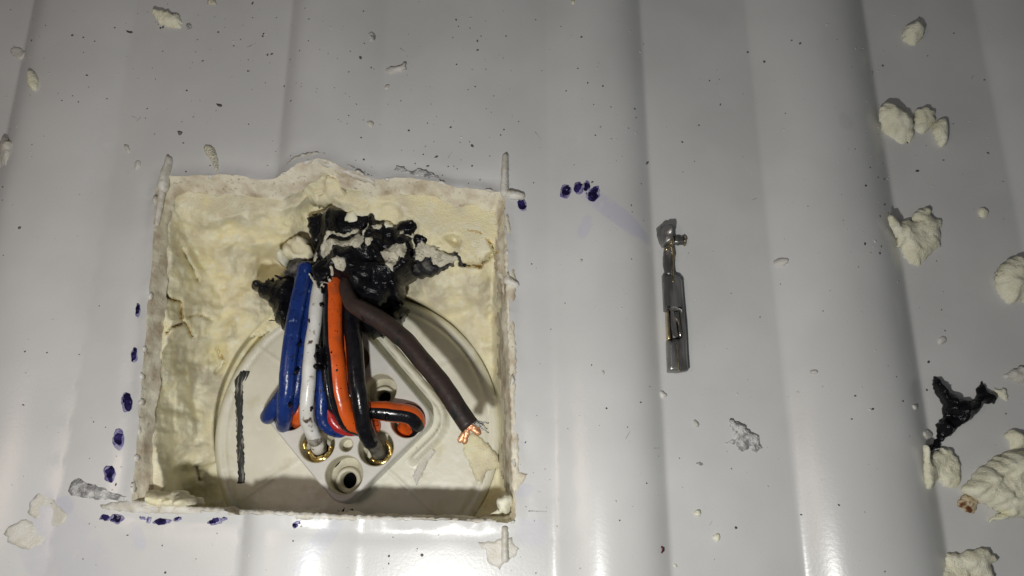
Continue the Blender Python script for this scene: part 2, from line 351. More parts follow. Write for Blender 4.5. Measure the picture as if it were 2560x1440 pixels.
# ink marks
def blob(cx, cy, rx, ry, rot=0, n=12, seed=0, rg=.18):
    r = np.random.RandomState(seed); o = []
    for k in range(n):
        a = 2*math.pi*k/n; q = 1+r.uniform(-rg, rg); x, y = rx*q*math.cos(a), ry*q*math.sin(a); c_, s_ = math.cos(rot), math.sin(rot)
        o.append((cx+x*c_-y*s_, cy+x*s_+y*c_))
    return o
for i, (x, y, rx, ry, ro, pm) in enumerate([(1305, 513, 10, 13, -.2, 0), (1412, 487, 12, 16, .15, 0), (1442, 482, 11, 13, .2, 0), (1463, 479, 8, 13, -.1, 0), (1477, 502, 14, 15, .3, 0), (1484, 491, 8, 11, .2, 0),
        (344, 775, 5, 16, .05, 0), (335, 886, 7, 17, .1, 0), (316, 1004, 12, 23, 0, 0), (295, 1097, 13, 21, 0, 0), (274, 1184, 12, 21, -.15, 0), (264, 1294, 14, 7, .1, 0), (292, 1297, 14, 11, 0, 0), (404, 1303, 18, 7, -.1, 0),
        (443, 1297, 9, 5, -.2, 0), (536, 1303, 15, 8, -.2, 0), (560, 1297, 8, 4, -.3, 0), (357, 1296, 8, 4, .2, 1), (372, 1300, 5, 9, .3, 1), (712, 1301, 13, 4, -.1, 1), (747, 1312, 6, 6, 0, 0), (754, 1305, 9, 6, -.3, 1), (622, 1302, 6, 3, .6, 1)]):
    if not pm: lump('ink_dot', blob(x+1, y+1, rx*1.22, ry*1.16, ro, seed=i+40, rg=.2), INKH, thick=.002, step=.05, edge=.04, amp=.05, seed=i, jit=.012, sm=1, parent=liner, bury=.004)
    lump('ink_dot', blob(x, y, rx, ry, ro, seed=i, rg=.3), INKP if pm else INK, thick=.005, step=.05, edge=.04, amp=.05, seed=i, jit=.008, sm=1, parent=liner, bury=.01)
lump('saw_nick', capsule((1322, 1278), (1366, 1279), 1.5, 1), SCUFF, thick=.01, step=.05, edge=.04, jit=0, parent=liner)
for i, (nm, pl, m_, th) in enumerate([
    ('grey_scuff_patch', [(172, 1228), (178, 1205), (198, 1194), (222, 1210), (255, 1218), (285, 1232), (318, 1240), (322, 1252), (280, 1250), (240, 1248), (200, 1243), (176, 1240)], SCUFF, .04),
    ('foam_film', [(85, 1255), (100, 1235), (125, 1225), (135, 1250), (155, 1275), (172, 1290), (160, 1312), (125, 1318), (95, 1300), (82, 1280)], SMEAR2, .01),
    ('foam_film', [(32, 1335), (50, 1308), (78, 1298), (105, 1320), (120, 1345), (105, 1368), (75, 1375), (45, 1360)], SMEAR2, .014),
    ('foam_film', [(1196, 1356), (1236, 1356), (1250, 1345), (1278, 1345), (1296, 1370), (1285, 1395), (1262, 1400), (1250, 1425), (1222, 1410), (1218, 1385)], SMEAR2, .008),
    ('peeled_edge', [(985, 425), (992, 412), (1010, 416), (1025, 428), (1052, 420), (1078, 430), (1100, 444), (1112, 455), (1085, 457), (1050, 447), (1020, 438)], SCUFF, .02)]):
    lump(nm, pl, m_, thick=th, step=.07, edge=.1, amp=.5, ns=6, seed=80+i, jit=.03, parent=liner)
# torn pale lip over the top cut
for i, pl in enumerate([[(712, 436), (735, 410), (765, 398), (795, 392), (835, 398), (860, 412), (900, 430), (940, 446), (935, 458), (880, 446), (840, 430), (800, 418), (760, 422), (725, 444)],
                        [(250, 1262), (300, 1253), (345, 1250), (400, 1258), (470, 1266), (560, 1272), (560, 1284), (470, 1284), (380, 1284), (300, 1278), (255, 1272)],
                        [(600, 1274), (700, 1277), (820, 1284), (930, 1290), (1040, 1293), (1150, 1298), (1240, 1300), (1240, 1308), (1140, 1310), (1000, 1306), (850, 1300), (700, 1294), (600, 1290)],
                        [(1262, 520), (1276, 560), (1276, 640), (1290, 700), (1284, 800), (1292, 900), (1286, 1000), (1296, 1100), (1298, 1180), (1320, 1185), (1300, 1215), (1290, 1290), (1280, 1200), (1276, 1000), (1268, 800), (1262, 650)]]):
    lump('torn_lip', pl, [BURR, RIM][i == 3], thick=(.015 if i == 0 else .03), step=.06, edge=.12, amp=.4, ns=2.2, seed=200+i, jit=.02, parent=liner, bury=.25)

# ------------------------------------------------------------------ foam cavity
U, Vv = np.meshgrid(np.arange(270, 1345, 3.6), np.arange(370, 1375, 3.6))
Lx = np.interp(Vv, [462, 550, 850, 1000, 1130, 1245], [397, 387, 364, 352, 343, 330])
Tx = np.interp(U, [400, 700, 760, 800, 860, 940, 1130, 1256], [445, 442, 408, 400, 420, 450, 465, 480])
Rx = np.interp(Vv, [500, 850, 1290], [1262, 1277, 1290]); Bx = np.interp(U, [330, 700, 1290], [1262, 1285, 1305])
wu = U+26*fbm(U/90, Vv/90, 4); wv = Vv+26*fbm(U/90+9, Vv/90, 5)
lw = np.interp(Vv, [450, 700, 900, 1250], [170, 200, 150, 120])
zl = -.45-2.35*ss((wu-Lx-22)/lw)**.8
zt = -.42-2.35*ss((wv-Tx-34)/310)**.8
zr = -.50-2.2*ss((Rx-U-6)/np.interp(Vv, [500, 800, 1250], [60, 46, 34]))
zb = -2.8+2.2*ss((Vv-Bx-5)/60)
zz = np.maximum(np.maximum(zl, zt), np.maximum(zr, zb)); zz = np.maximum(zz, -2.8)
def g(cx, cy, rx, ry, a, pw=2): return a*np.exp(-((np.abs(wu-cx)/rx)**pw+(np.abs(wv-cy)/ry)**pw))
zz = zz+g(1150, 620, 120, 120, .75, 3)+g(1190, 600, 60, 70, .35)+g(590, 775, 85, 80, .5, 3)+g(700, 600, 60, 46, .35)+g(415, 885, 34, 60, .40, 3)+g(440, 800, 26, 30, .2)+g(450, 940, 30, 50, .3)
zz = zz+g(1100, 720, 150, 60, .45, 3)+g(1200, 780, 40, 90, .5)+g(395, 1205, 40, 55, .75, 3)+g(470, 1050, 35, 120, .30)+g(560, 520, 90, 30, .14)+g(850, 495, 130, 22, .25)
zz = zz-g(675, 665, 28, 22, .75)-g(1140, 605, 22, 14, .7)-g(1000, 690, 40, 30, .4)-g(520, 640, 40, 16, .12)-g(545, 900, 20, 40, .3)
dsc = np.hypot(U-893, Vv-1078)
infl = ss((dsc-355)/40)
nz = .26*fbm(wu/80, wv/52, 1, 2)+.06*fbm(wu/24, wv/15, 2, 3)+.10*np.minimum(0, fbm(wu/34, wv/26, 71, 3)+.25)+.022*fbm(U/8, Vv/8, 3, 2)
st_ = (U < 520)*(Vv > 750); nz = nz+.06*fbm(U/12, Vv/80, 44, 3)*st_
cracks_d = 0*U; crk = ridge(wu/120+3, wv/110, 50, 2); nz = nz-.06*ss((crk-.84)/.14)*(.3+.7*vn(U/60, Vv/60, 3))
def crack(P_, dep, wd):
    global nz, cracks_d
    P_ = np.array(P_, float); dmin = np.full(U.shape, 1e9)
    for i in range(len(P_)-1):
        a, bb = P_[i], P_[i+1]; ab = bb-a; t = np.clip(((U-a[0])*ab[0]+(Vv-a[1])*ab[1])/(ab@ab), 0, 1)
        dmin = np.minimum(dmin, np.hypot(U-a[0]-t*ab[0]+3*fbm(U/10, Vv/10, 8, 2), Vv-a[1]-t*ab[1]+3*fbm(U/10, Vv/10, 7, 2)))
    e_ = np.exp(-(dmin/wd)**2); nz = nz-dep*e_*1.3; cracks_d = np.maximum(cracks_d, e_*vn(U/25, Vv/25, 19)*(1 if dep > .2 else .8))
crack([(390, 725), (420, 745), (450, 752), (455, 800)], .3, 3.5); crack([(415, 832), (440, 812), (462, 805), (480, 840)], .3, 3.5)
crack([(1128, 530), (1150, 515), (1200, 512)], .16, 4); crack([(1160, 570), (1200, 580), (1220, 600), (1238, 630), (1200, 665), (1150, 660)], .35, 4)
crack([(455, 620), (490, 690), (495, 700)], .2, 4); crack([(470, 790), (500, 785), (530, 800)], .15, 4); crack([(545, 870), (560, 905), (540, 930)], .2, 4); crack([(545, 1150), (490, 1165), (500, 1200)], .2, 4)
zz = zz+nz*(.25+.75*infl)
inner = ss((362-dsc)/14); zz = zz*(1-inner)+inner*np.minimum(zz, -3.5)
over = g(640, 800, 60, 40, 1)*1.0; zz = np.where((over > .25) & (dsc > 325) & (U < 700), np.maximum(zz, -2.58+.08*fbm(U/14, Vv/14, 6)), zz)
zz = np.minimum(zz, -.52); o_ = (U < Lx-6) | (Vv < Tx-6) | (U > Rx+8); zz = np.where(o_, np.minimum(zz, -.62), zz)
G = PA(U, Vv, zz).reshape(-1, 3); nr_, nc_ = U.shape; idx = np.arange(nr_*nc_).reshape(nr_, nc_)
Q = np.stack([idx[1:, :-1], idx[1:, 1:], idx[:-1, 1:], idx[:-1, :-1]], -1).reshape(-1, 4)
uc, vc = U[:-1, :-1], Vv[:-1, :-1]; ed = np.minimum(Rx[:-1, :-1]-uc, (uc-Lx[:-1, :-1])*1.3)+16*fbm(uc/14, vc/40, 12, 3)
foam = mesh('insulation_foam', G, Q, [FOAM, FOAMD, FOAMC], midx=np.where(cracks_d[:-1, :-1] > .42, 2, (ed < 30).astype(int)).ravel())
tag(foam, 'pale cream insulation foam lining the square hole around the round white connector', 'foam')
for i, (pl, z0, th, m_) in enumerate([([(352, 1262), (365, 1225), (400, 1235), (425, 1222), (445, 1240), (475, 1245), (478, 1262), (440, 1272), (380, 1272)], -.3, .45, FOAM),
        ([(1240, 1250), (1262, 1235), (1282, 1240), (1280, 1262), (1272, 1282), (1240, 1288), (1222, 1284), (1245, 1272)], -.25, .4, CRUMB),
        ([(700, 610), (730, 585), (760, 590), (775, 620), (765, 645), (725, 640), (705, 632)], -1.2, .28, FOAM),
        ([(690, 625), (712, 618), (716, 640), (700, 655), (688, 645)], -1.3, .3, CRUMB),
        ([(745, 452), (790, 430), (830, 440), (870, 462), (860, 488), (800, 492), (750, 482)], -.75, .5, FOAM)]):
    lump('foam_clump', pl, m_, base=z0, thick=th, step=.06, edge=.2, amp=.6, ns=3, seed=300+i, jit=.03, zp=z0+th*.8, parent=foam, bury=.5)

# ------------------------------------------------------------------ round connector
ZD, ZB = -2.6, -1.85
dc = np.array(P(893, 1078, ZD)[:2]); RD = abs(P(1250, 1078, ZD)[0]-P(535, 1078, ZD)[0])/2
hous = empty('connector_housing', (dc[0], dc[1], ZD), 'round ivory plastic connector with diamond shaped pin block at the bottom of the hole', 'connector')
dia = [P(x, y, ZB)[:2] for x, y in [(655, 1035), (852, 1275), (1088, 1045), (886, 805)]]
# rounded corners
rd = []
for i in range(4):
    a, b_, c_ = map(np.array, (dia[i-1], dia[i], dia[(i+1) % 4])); r_ = .42 if i != 1 else .5
    d1 = (a-b_)/np.linalg.norm(a-b_); d2 = (c_-b_)/np.linalg.norm(c_-b_)
    for k in range(9):
        t = k/8; rd.append(tuple((1-t)**2*(b_+d1*r_)+2*t*(1-t)*b_+t*t*(b_+d2*r_)))
rd = densify(rd, .12, 0); bc = np.mean(dia, 0)
circ = lambda c, r, n=40: [(c[0]+r*math.cos(2*math.pi*k/n), c[1]+r*math.sin(2*math.pi*k/n)) for k in range(n)]
base_c = densify(circ(dc, RD, 120), 9, 0)
# flange disc
gx, gy = np.meshgrid(np.arange(-RD, RD, .06), np.arange(-RD, RD, .06)); gx = gx.ravel()+dc[0]; gy = gy.ravel()+dc[1]
rdo = [tuple(bc+(np.array(p)-bc)*.97) for p in rd]
k = (np.hypot(gx-dc[0], gy-dc[1]) < RD*.985) & ~inside(gx, gy, rdo); gx, gy = gx[k], gy[k]
V, T = cdt([base_c, rdo], list(zip(gx+.0013, gy+.0007))); cxy = V[T].mean(1); T = T[~inside(cxy[:, 0], cxy[:, 1], rdo)]
rr = np.hypot(V[:, 0]-dc[0], V[:, 1]-dc[1])/RD; di = pdist(V[:, 0], V[:, 1], rd)
zd = ZD+.10*(1-rr**2)-.07*np.exp(-((rr-.925)/.012)**2)-.10*ss((rr-.965)/.03)
for a in (42, 138, -42, -128, -50):
    pass
def seg(V, a, b_):
    a = np.array(a); b_ = np.array(b_); ab = b_-a; t = np.clip(((V-a)@ab)/(ab@ab), 0, 1); return np.linalg.norm(V-a-t[:, None]*ab, axis=1)
for p, q in [((560, 1275), (752, 1150)), ((1095, 1290), (960, 1165)), ((1180, 1300), (1240, 1180)), ((1050, 950), (1210, 860)), ((700, 905), (620, 850))]:
    zd = zd+.035*np.exp(-(seg(V, P(*p, ZD)[:2], P(*q, ZD)[:2])/.035)**2)
fr = (V[:, 0]-bc[0] > -1.2)
zd = zd+fr*(.32*(ss((di-.20)/.05)*ss((.42-di)/.06)))*ss((V[:, 0]+V[:, 1]-bc.sum()-.3)/.4)
tri = V[T]; ar = (tri[:, 1, 0]-tri[:, 0, 0])*(tri[:, 2, 1]-tri[:, 0, 1])-(tri[:, 1, 1]-tri[:, 0, 1])*(tri[:, 2, 0]-tri[:, 0, 0]); T[ar < 0] = T[ar < 0][:, ::-1]
VV = np.column_stack([V, zd]); nb = len(VV)
sk_ = [(x, y, ZD-.9) for x, y in base_c]; Fs = [tuple(t) for t in T]
ci = [int(np.argmin(np.hypot(V[:, 0]-x, V[:, 1]-y))) for x, y in base_c]
VV = np.vstack([VV, sk_]); nn_ = len(base_c)
for i in range(nn_): Fs.append((ci[(i+1) % nn_], ci[i], nb+i, nb+(i+1) % nn_))
mesh('flange', VV, Fs, HOUS, hous)
# pin block with nine shafts
A0 = np.array([860, 1187.]); va = np.array([79.5, -68]); vb = np.array([-68, -76.5])
HC = [P(*(A0+va*i+vb*j), ZB)[:2] for i in range(3) for j in range(3)]; HR = [.475, .455, .43, .455, .44, .42, .44, .42, .42]
HC.append(P(865, 1112, ZB)[:2]); HR.append(.165)
top_o = [tuple(bc+(np.array(p)-bc)*.978) for p in rd]; hc_ = [circ(c_, r_+.03) for c_, r_ in zip(HC, HR)]
V, T = cdt([top_o]+hc_, []); cxy = V[T].mean(1); k = inside(cxy[:, 0], cxy[:, 1], top_o)
for c_, r_ in zip(HC, HR): k &= np.hypot(cxy[:, 0]-c_[0], cxy[:, 1]-c_[1]) > r_+.028
T = T[k]; tri = V[T]; ar = (tri[:, 1, 0]-tri[:, 0, 0])*(tri[:, 2, 1]-tri[:, 0, 1])-(tri[:, 1, 1]-tri[:, 0, 1])*(tri[:, 2, 0]-tri[:, 0, 0]); T[ar < 0] = T[ar < 0][:, ::-1]
T = T[np.abs(ar) > 2e-4]
VV = [(x, y, ZB) for x, y in V]; Fs = [tuple(t) for t in T]; mi = [0]*len(Fs)
def strip(rings, close=True, m_=0, flip=False):
    s = len(VV); n = len(rings[0])
    for r_ in rings: VV.extend(r_)
    for l in range(len(rings)-1):
        for i in range(n):
            f = (s+l*n+i, s+l*n+(i+1) % n, s+(l+1)*n+(i+1) % n, s+(l+1)*n+i)
            Fs.append(f[::-1] if flip else f); mi.append(m_)
sc3 = lambda f, z: [tuple(bc+(np.array(p)-bc)*f)+(z,) for p in rd]
strip([sc3(.978, ZB), sc3(.99, ZB-.012), sc3(1.0, ZB-.04), sc3(1.01, ZB-.35), sc3(1.02, ZD-.05)])
for c_, r_ in zip(HC, HR):
    q = lambda rad, z: [p+(z,) for p in circ(c_, rad)]
    strip([q(r_+.03, ZB), q(r_+.01, ZB-.012), q(r_, ZB-.05), q(r_-.01, ZB-.72)], m_=1, flip=True)
mesh('pin_block', VV, Fs, [BLOCK, BORE], hous, midx=mi)
for k_, (c_, r_) in enumerate(zip(HC[:9], HR[:9])):
    VV = []; Fs = []; mi = []; o2 = .0; cc = np.array(c_)+np.array([0, -.12])
    q = lambda rad, z: [p+(z,) for p in circ(cc, rad)]
    strip([q(r_*1.25, ZB-.70), q(r_*.72, ZB-.70), q(r_*.70, ZB-.56), q(r_*.66, ZB-.53), q(r_*.50, ZB-.53), q(r_*.46, ZB-.56), q(r_*.45, ZB-.95)], flip=True)
    s = len(Fs); strip([q(r_*.45, ZB-.95), q(.001, ZB-.95)], m_=1, flip=True)  # bore floor, its shade painted in black
    mesh('pin_sleeve', VV, Fs, [BORE, BSHADE], hous, midx=mi)
VV = []; Fs = []; mi = []; q = lambda rad, z: [p+(z,) for p in circ(HC[9], rad)]
strip([q(.16, ZB-.4), q(.001, ZB-.4)], flip=True); mesh('key_hole_floor', VV, Fs, BORE, hous, midx=mi)
on = lambda x, y: ZD+.10*(1-(np.hypot(x-dc[0], y-dc[1])/RD)**2)
pl = [(594, 936), (606, 926), (613, 930), (606, 955), (607, 1000), (606, 1060), (609, 1120), (611, 1180), (611, 1207), (592, 1208), (594, 1190), (591, 1120), (589, 1040), (586, 990), (586, 950)]
lump('marker_line', pl, PEN, base=on, thick=.008, step=.05, edge=.03, amp=.05, jit=.02, zp=ZD+.06, parent=hous, bury=.004)
for i in range(5):
    x = 590+i*5; lump('marker_stroke', [(x, 952), (x+4, 950), (x+14, 928), (x+10, 926)], PEN, base=on, thick=.006, step=.05, edge=.03, amp=.05, jit=.008, zp=ZD+.06, parent=hous, bury=.004, seed=i)
for i, (pl, th, m_) in enumerate([([(1160, 1090), (1185, 1080), (1215, 1105), (1240, 1130), (1252, 1165), (1215, 1180), (1205, 1210), (1188, 1200), (1175, 1165), (1158, 1125)], .09, FOAM),
        ([(1040, 1120), (1075, 1118), (1090, 1128), (1072, 1150), (1055, 1190), (1040, 1215), (1032, 1190), (1045, 1160)], .012, SMEAR),
        ([(905, 850), (930, 838), (950, 838), (945, 848), (920, 858)], .2, FOAM)]):
    lump('foam_patch', pl, m_, base=on, thick=th, step=.06, edge=.2, amp=.4, seed=400+i, zp=ZD+.06, parent=hous, bury=.01)
for i, (pl, m_) in enumerate([([(842, 1275), (852, 1281), (862, 1268), (861, 1278), (852, 1285)], TAPE), ([(874, 1273), (884, 1272), (883, 1276)], TAPE)]):
    lump('tape_flake', pl, m_, base=on, thick=.03, step=.04, edge=.05, amp=.3, zp=ZD+.06, parent=hous, bury=0, jit=.005)

# ------------------------------------------------------------------ black tape bundle
bun = empty('torn_tape', P(880, 640, -1.4), 'glossy black torn tape wrapped round the wires and smeared with grey foam', 'tape')
Z1 = lambda l: [(600+x*.29167, 480+y*.29167) for x, y in l]
TP = []
def tapeh(x, y):
    x = np.asarray(x); y = np.asarray(y); z = np.full(x.shape, -2.2)
    for A in TP:
        d = (A[:, 0][None]-x[:, None])**2+(A[:, 1][None]-y[:, None])**2; k = d.argmin(1); zz_ = np.where(d.min(1) < .01, A[k, 2], -9); z = np.maximum(z, zz_)
    return z
pieces = [
 ('tape_wrap', Z1([(560, 210), (660, 185), (830, 145), (920, 112), (1000, 130), (1090, 120), (1150, 155), (1240, 205), (1330, 265), (1400, 230), (1500, 235), (1540, 285), (1530, 350), (1480, 420), (1500, 560), (1560, 640), (1400, 750), (1390, 850), (1360, 900), (1200, 900), (860, 760), (700, 780), (610, 700), (560, 620), (600, 560), (615, 470), (600, 390), (560, 290)]), -1.5, .75, TAPE, .5),
 ('tape_flap', Z1([(900, 690), (1300, 660), (1420, 740), (1370, 870), (1390, 960), (1440, 985), (1400, 1030), (1380, 1080), (1350, 1115), (1280, 1120), (1230, 1170), (1200, 1220), (1150, 1200), (1120, 1230), (1090, 1180), (1040, 1180), (900, 1170), (870, 900)]), -2.0, .6, TAPE, .5),
 ('tape_flap', Z1([(480, 720), (350, 740), (280, 745), (220, 715), (195, 760), (140, 740), (90, 760), (80, 820), (130, 830), (150, 870), (205, 900), (240, 960), (280, 1030), (290, 1100), (340, 1150), (400, 1165), (470, 1150), (500, 900)]), -1.55, .42, TAPE, .5),
 ('tape_flap', Z1([(360, 700), (400, 595), (460, 560), (590, 560), (640, 640), (600, 740), (480, 745), (370, 730)]), -1.6, .5, TAPEG, .3),
 ('tape_flap', Z1([(1480, 350), (1620, 360), (1770, 400), (1700, 440), (1620, 420), (1560, 470), (1490, 460)]), -.85, .16, TAPE, .4),
 ('tape_flap', Z1([(1480, 480), (1560, 430), (1640, 440), (1740, 500), (1910, 508), (1912, 560), (1925, 620), (1860, 600), (1760, 640), (1700, 670), (1560, 710), (1500, 700), (1440, 640)]), -1.05, .30, TAPEG, .4),
 ('tape_flap', Z1([(600, 640), (690, 560), (800, 590), (830, 640), (760, 780), (690, 855), (650, 790), (610, 720)]), -.85, .25, TAPE, .2),
 ('tape_flap', Z1([(560, 205), (700, 170), (900, 170), (1090, 130), (1190, 190), (1050, 330), (820, 370), (640, 440), (600, 380)]), -.95, .16, TAPE, .2),
 ('tape_flap', Z1([(1330, 270), (1400, 235), (1500, 240), (1535, 290), (1530, 340), (1430, 370), (1340, 350)]), -.95, .3, TAPE, .2),
 ('tape_flap', Z1([(830, 620), (1000, 560), (1200, 580), (1300, 680), (1340, 800), (1200, 960), (1010, 930), (900, 760)]), -1.05, .4, TAPE, .5)]
for i, (nm, pl, z0, th, m_, am) in enumerate(pieces):
    o = lump(nm, pl, m_, base=z0, thick=th, step=.055, edge=.35 if th > .3 else .12, amp=am*.9, ns=1.15, seed=500+i, jit=.035, zp=z0+th*.7, parent=bun, bury=.15, rid=.75)
    A = np.array([tuple(v.co) for v in o.data.vertices]); TP.append(A[:len(A)//2])
for i, (pl, z0) in enumerate([(Z1([(900, 235), (930, 180), (985, 165), (1010, 200), (1005, 255), (960, 265), (905, 255)]), -.82),
    (Z1([(715, 470), (740, 425), (800, 380), (960, 350), (985, 320), (1030, 330), (1040, 370), (960, 372), (820, 400), (770, 430), (750, 470)]), -.80),
    (Z1([(710, 470), (760, 445), (860, 430), (960, 425), (1040, 380), (1060, 410), (1080, 340), (1110, 275), (1115, 290), (1085, 400), (1080, 470), (1060, 525), (1010, 525), (950, 490), (830, 500), (800, 560), (740, 570), (710, 600), (705, 520)]), -.74),
    (Z1([(1095, 430), (1150, 420), (1160, 450), (1120, 505), (1095, 490)]), -.7),
    (Z1([(1235, 240), (1280, 225), (1320, 255), (1310, 300), (1260, 320), (1235, 285)]), -.75), (Z1([(1140, 310), (1180, 290), (1220, 275), (1228, 310), (1190, 345), (1150, 330)]), -.75),
    (Z1([(1215, 540), (1260, 500), (1340, 475), (1400, 490), (1430, 470), (1440, 530), (1420, 610), (1380, 590), (1350, 640), (1325, 715), (1290, 680), (1250, 640), (1240, 590)]), -.72),
    (Z1([(1500, 480), (1560, 440), (1640, 450), (1720, 490), (1760, 530), (1850, 560), (1880, 595), (1790, 610), (1720, 640), (1660, 620), (1640, 560), (1590, 560), (1560, 600), (1510, 590)]), -1.0),
    (Z1([(830, 640), (870, 605), (930, 630), (945, 680), (910, 705), (850, 690)]), -.62),
    (Z1([(630, 560), (665, 520), (670, 570), (655, 610), (630, 605)]), -.72), (Z1([(1380, 360), (1415, 350), (1410, 390), (1500, 370), (1520, 355), (1480, 395), (1390, 395)]), -.68),
    (Z1([(590, 700), (640, 740), (690, 850), (640, 800), (610, 740)]), -.62), (Z1([(690, 850), (760, 780), (820, 680), (830, 690), (770, 790), (700, 865)]), -.60),
    (Z1([(530, 540), (570, 545), (605, 590), (560, 580)]), -1.0), (Z1([(680, 170), (720, 160), (790, 175), (790, 200), (720, 195)]), -.78), (Z1([(1015, 175), (1045, 145), (1055, 165), (1035, 190)]), -.78)]):
    lump('foam_residue', pl, RESID if i not in (0, 4) else CRUMB, base=tapeh, thick=.07, step=.045, edge=.10, amp=.5, ns=4, seed=600+i, jit=.022, zp=-.85, parent=bun, bury=.15)
rnd = np.random.RandomState(9)
for i in range(26):    # loose tatters along the tape outline
    pc = pieces[[0, 1, 1, 2, 2, 5][i % 6]]; p = pc[1][rnd.randint(len(pc[1]))]; a = rnd.uniform(0, 6.28); L = rnd.uniform(6, 17); wd = rnd.uniform(1.5, 4)
    q = (p[0]+L*math.cos(a), p[1]+L*math.sin(a)); lump('tape_tatter', capsule(p, q, wd, wd*.4, 4), TAPE, base=pc[2]+pc[3]*.35, thick=.06, step=.05, edge=.05, amp=.5, seed=i, jit=.015, zp=pc[2]+pc[3]*.35, parent=bun, bury=.05, slope=(rnd.uniform(-.5, .5), rnd.uniform(-.5, .5)))

# ------------------------------------------------------------------ wires
def wire(label, pts, r, m, stripes=None, **k):
    e = empty('wire', P(*pts[-1]), label, 'wire', 'insulated wires plugged into the connector'); tube('insulation', W(*pts), r, m, e, stripes=stripes, **k); return e
BW = 1
wire('thick blue wire, leftmost to leave the tape, ending in a round blue bend', [(762, 670, -1.0), (752, 720, -.95), (738, 790, -.85), (726, 870, -.82), (719, 940, -.9), (714, 1000, -1.1), (711, 1040, -1.45), (711, 1062, -1.9), (712, 1066, -2.3)], .205, BLUE, seed=1)
wire('dark blue wire tucked between the leftmost blue wire and the white wire', [(782, 690, -1.3), (776, 740, -1.2), (762, 850, -1.12), (750, 930, -1.15), (738, 990, -1.3), (728, 1025, -1.6), (727, 1035, -2.2)], .17, BLUE, seed=2)
wire('short blue wire bending out to the left with a blunt blue tip', [(745, 900, -1.25), (722, 960, -1.3), (700, 1000, -1.42), (683, 1022, -1.52), (671, 1040, -1.75), (670, 1042, -1.9)], .20, BLUE, seed=3)
w_ = wire('white wire with dark smudges plugged into the brass terminal at lower left', [(806, 680, -1.2), (797, 722, -1.0), (787, 800, -.85), (777, 888, -.82), (769, 981, -.95), (768, 1040, -1.2), (778, 1080, -1.5), (793, 1112, -1.9), (798, 1122, -2.25)], .178, WHITE, seed=4)
wire('blue wire with pale scratches between the white and the orange wires', [(818, 720, -1.5), (812, 850, -1.35), (806, 925, -1.2), (804, 996, -1.25), (807, 1045, -1.4), (822, 1070, -1.55), (850, 1078, -1.75), (872, 1060, -2.2)], .17, BLUE, seed=5)
wire('red wire showing low between the blue and orange wires', [(830, 880, -1.6), (823, 980, -1.5), (824, 1030, -1.45), (838, 1058, -1.5), (862, 1072, -1.6), (890, 1074, -1.72), (902, 1062, -2.0)], .16, RED, seed=6)
wire('orange wire with a black stripe down its left side', [(831, 670, -1.15), (831, 720, -1.0), (832, 790, -.88), (834, 859, -.84), (838, 915, -.86), (845, 972, -.98), (856, 1022, -1.16), (872, 1054, -1.38), (900, 1066, -1.6), (930, 1066, -1.85)], .25, [ORANGE, BLACK], stripes=[1, 2, 3, 4, 5, 6, 7], seed=7, phase=-.10)
wire('dark wire running flat against the left of the orange wire', [(812, 690, -1.2), (812, 800, -1.12), (814, 900, -1.1), (820, 970, -1.2), (832, 1020, -1.4), (850, 1050, -1.6)], .15, BLACK, seed=17)
wire('orange wire with a broad black stripe curling right into the right hand pin hole', [(852, 740, -1.25), (856, 850, -1.12), (861, 930, -1.12), (873, 985, -1.25), (905, 1016, -1.4), (950, 1028, -1.5), (1000, 1032, -1.58), (1032, 1042, -1.68), (1040, 1056, -1.9), (1030, 1070, -2.2), (1014, 1076, -2.4)], .262, [ORANGE, BLACK], stripes=[16, 17, 0, 1], seed=8, phase=.15, prof=lambda t: .15+.11*ss((t-.3)/.25))
wire('orange wire end glimpsed low behind the white wire', [(760, 960, -1.6), (746, 1010, -1.65), (742, 1045, -1.8), (746, 1060, -2.1)], .15, ORANGE, seed=18)
wb = wire('thick black wire plugged into the brass terminal right of the small round hole', [(872, 700, -1.3), (878, 780, -1.1), (884, 850, -.92), (889, 915, -.86), (896, 980, -.92), (904, 1035, -1.1), (916, 1080, -1.4), (928, 1104, -1.65)], .222, BLACK, seed=9)
tube('grey_sleeve', W((920, 1086, -1.45), (932, 1108, -1.72), (948, 1132, -2.1), (950, 1138, -2.35)), .20, GREYT, wb)
tube('grey_sleeve', W((784, 1092, -1.62), (793, 1110, -1.92), (800, 1124, -2.3)), .182, mat('grey_smudged_sleeve', (.36, .34, .30), .3, col2=(.14, .12, .10), nscale=5, lo=.4, hi=.6), w_)
wbr = wire('loose thick brown wire sticking out to the right with its copper end bare', [(872, 690, -1.0), (866, 725, -.72), (878, 755, -.55), (905, 776, -.45), (950, 800, -.40), (1005, 842, -.30), (1050, 895, -.2), (1090, 945, -.12), (1130, 1000, -.05), (1175, 1066, 0)], .25, BROWN, prof=lambda t: .16+.076*min(1, t*2.6), seed=10, caps=False, n=22)
wbr['group'] = 'insulated wires plugged into the connector'; del wbr['group']
def strand(a, b_, r, m, par, nm='copper_strand'):
    mid = [(a[i]+b_[i])/2+random.uniform(-3, 3)*(.01 if i == 2 else 1) for i in range(3)]
    tube(nm, W(a, mid, b_), r, m, par, n=8, wob=.05)
rnd = random.Random(4)
for i in range(6): strand((1178+rnd.uniform(-9, 9), 1064+rnd.uniform(-5, 4), .0), (1188+rnd.uniform(-4, 12), 1076+rnd.uniform(-4, 8), -.12+rnd.uniform(-.1, .1)), .07, COPPER, wbr)
for i in range(5): strand((1166+rnd.uniform(-5, 6), 1078+rnd.uniform(-4, 4), -.02), (1156+rnd.uniform(-7, 6), 1098+rnd.uniform(-7, 8), -.1), .07, COPPER, wbr)
for i in range(7): strand((1186+rnd.uniform(-6, 4), 1052+rnd.uniform(-4, 8), .05), (1208+rnd.uniform(-10, 16), 1066+rnd.uniform(-12, 16), .02), .014, TIN, wbr, 'stray_strand')
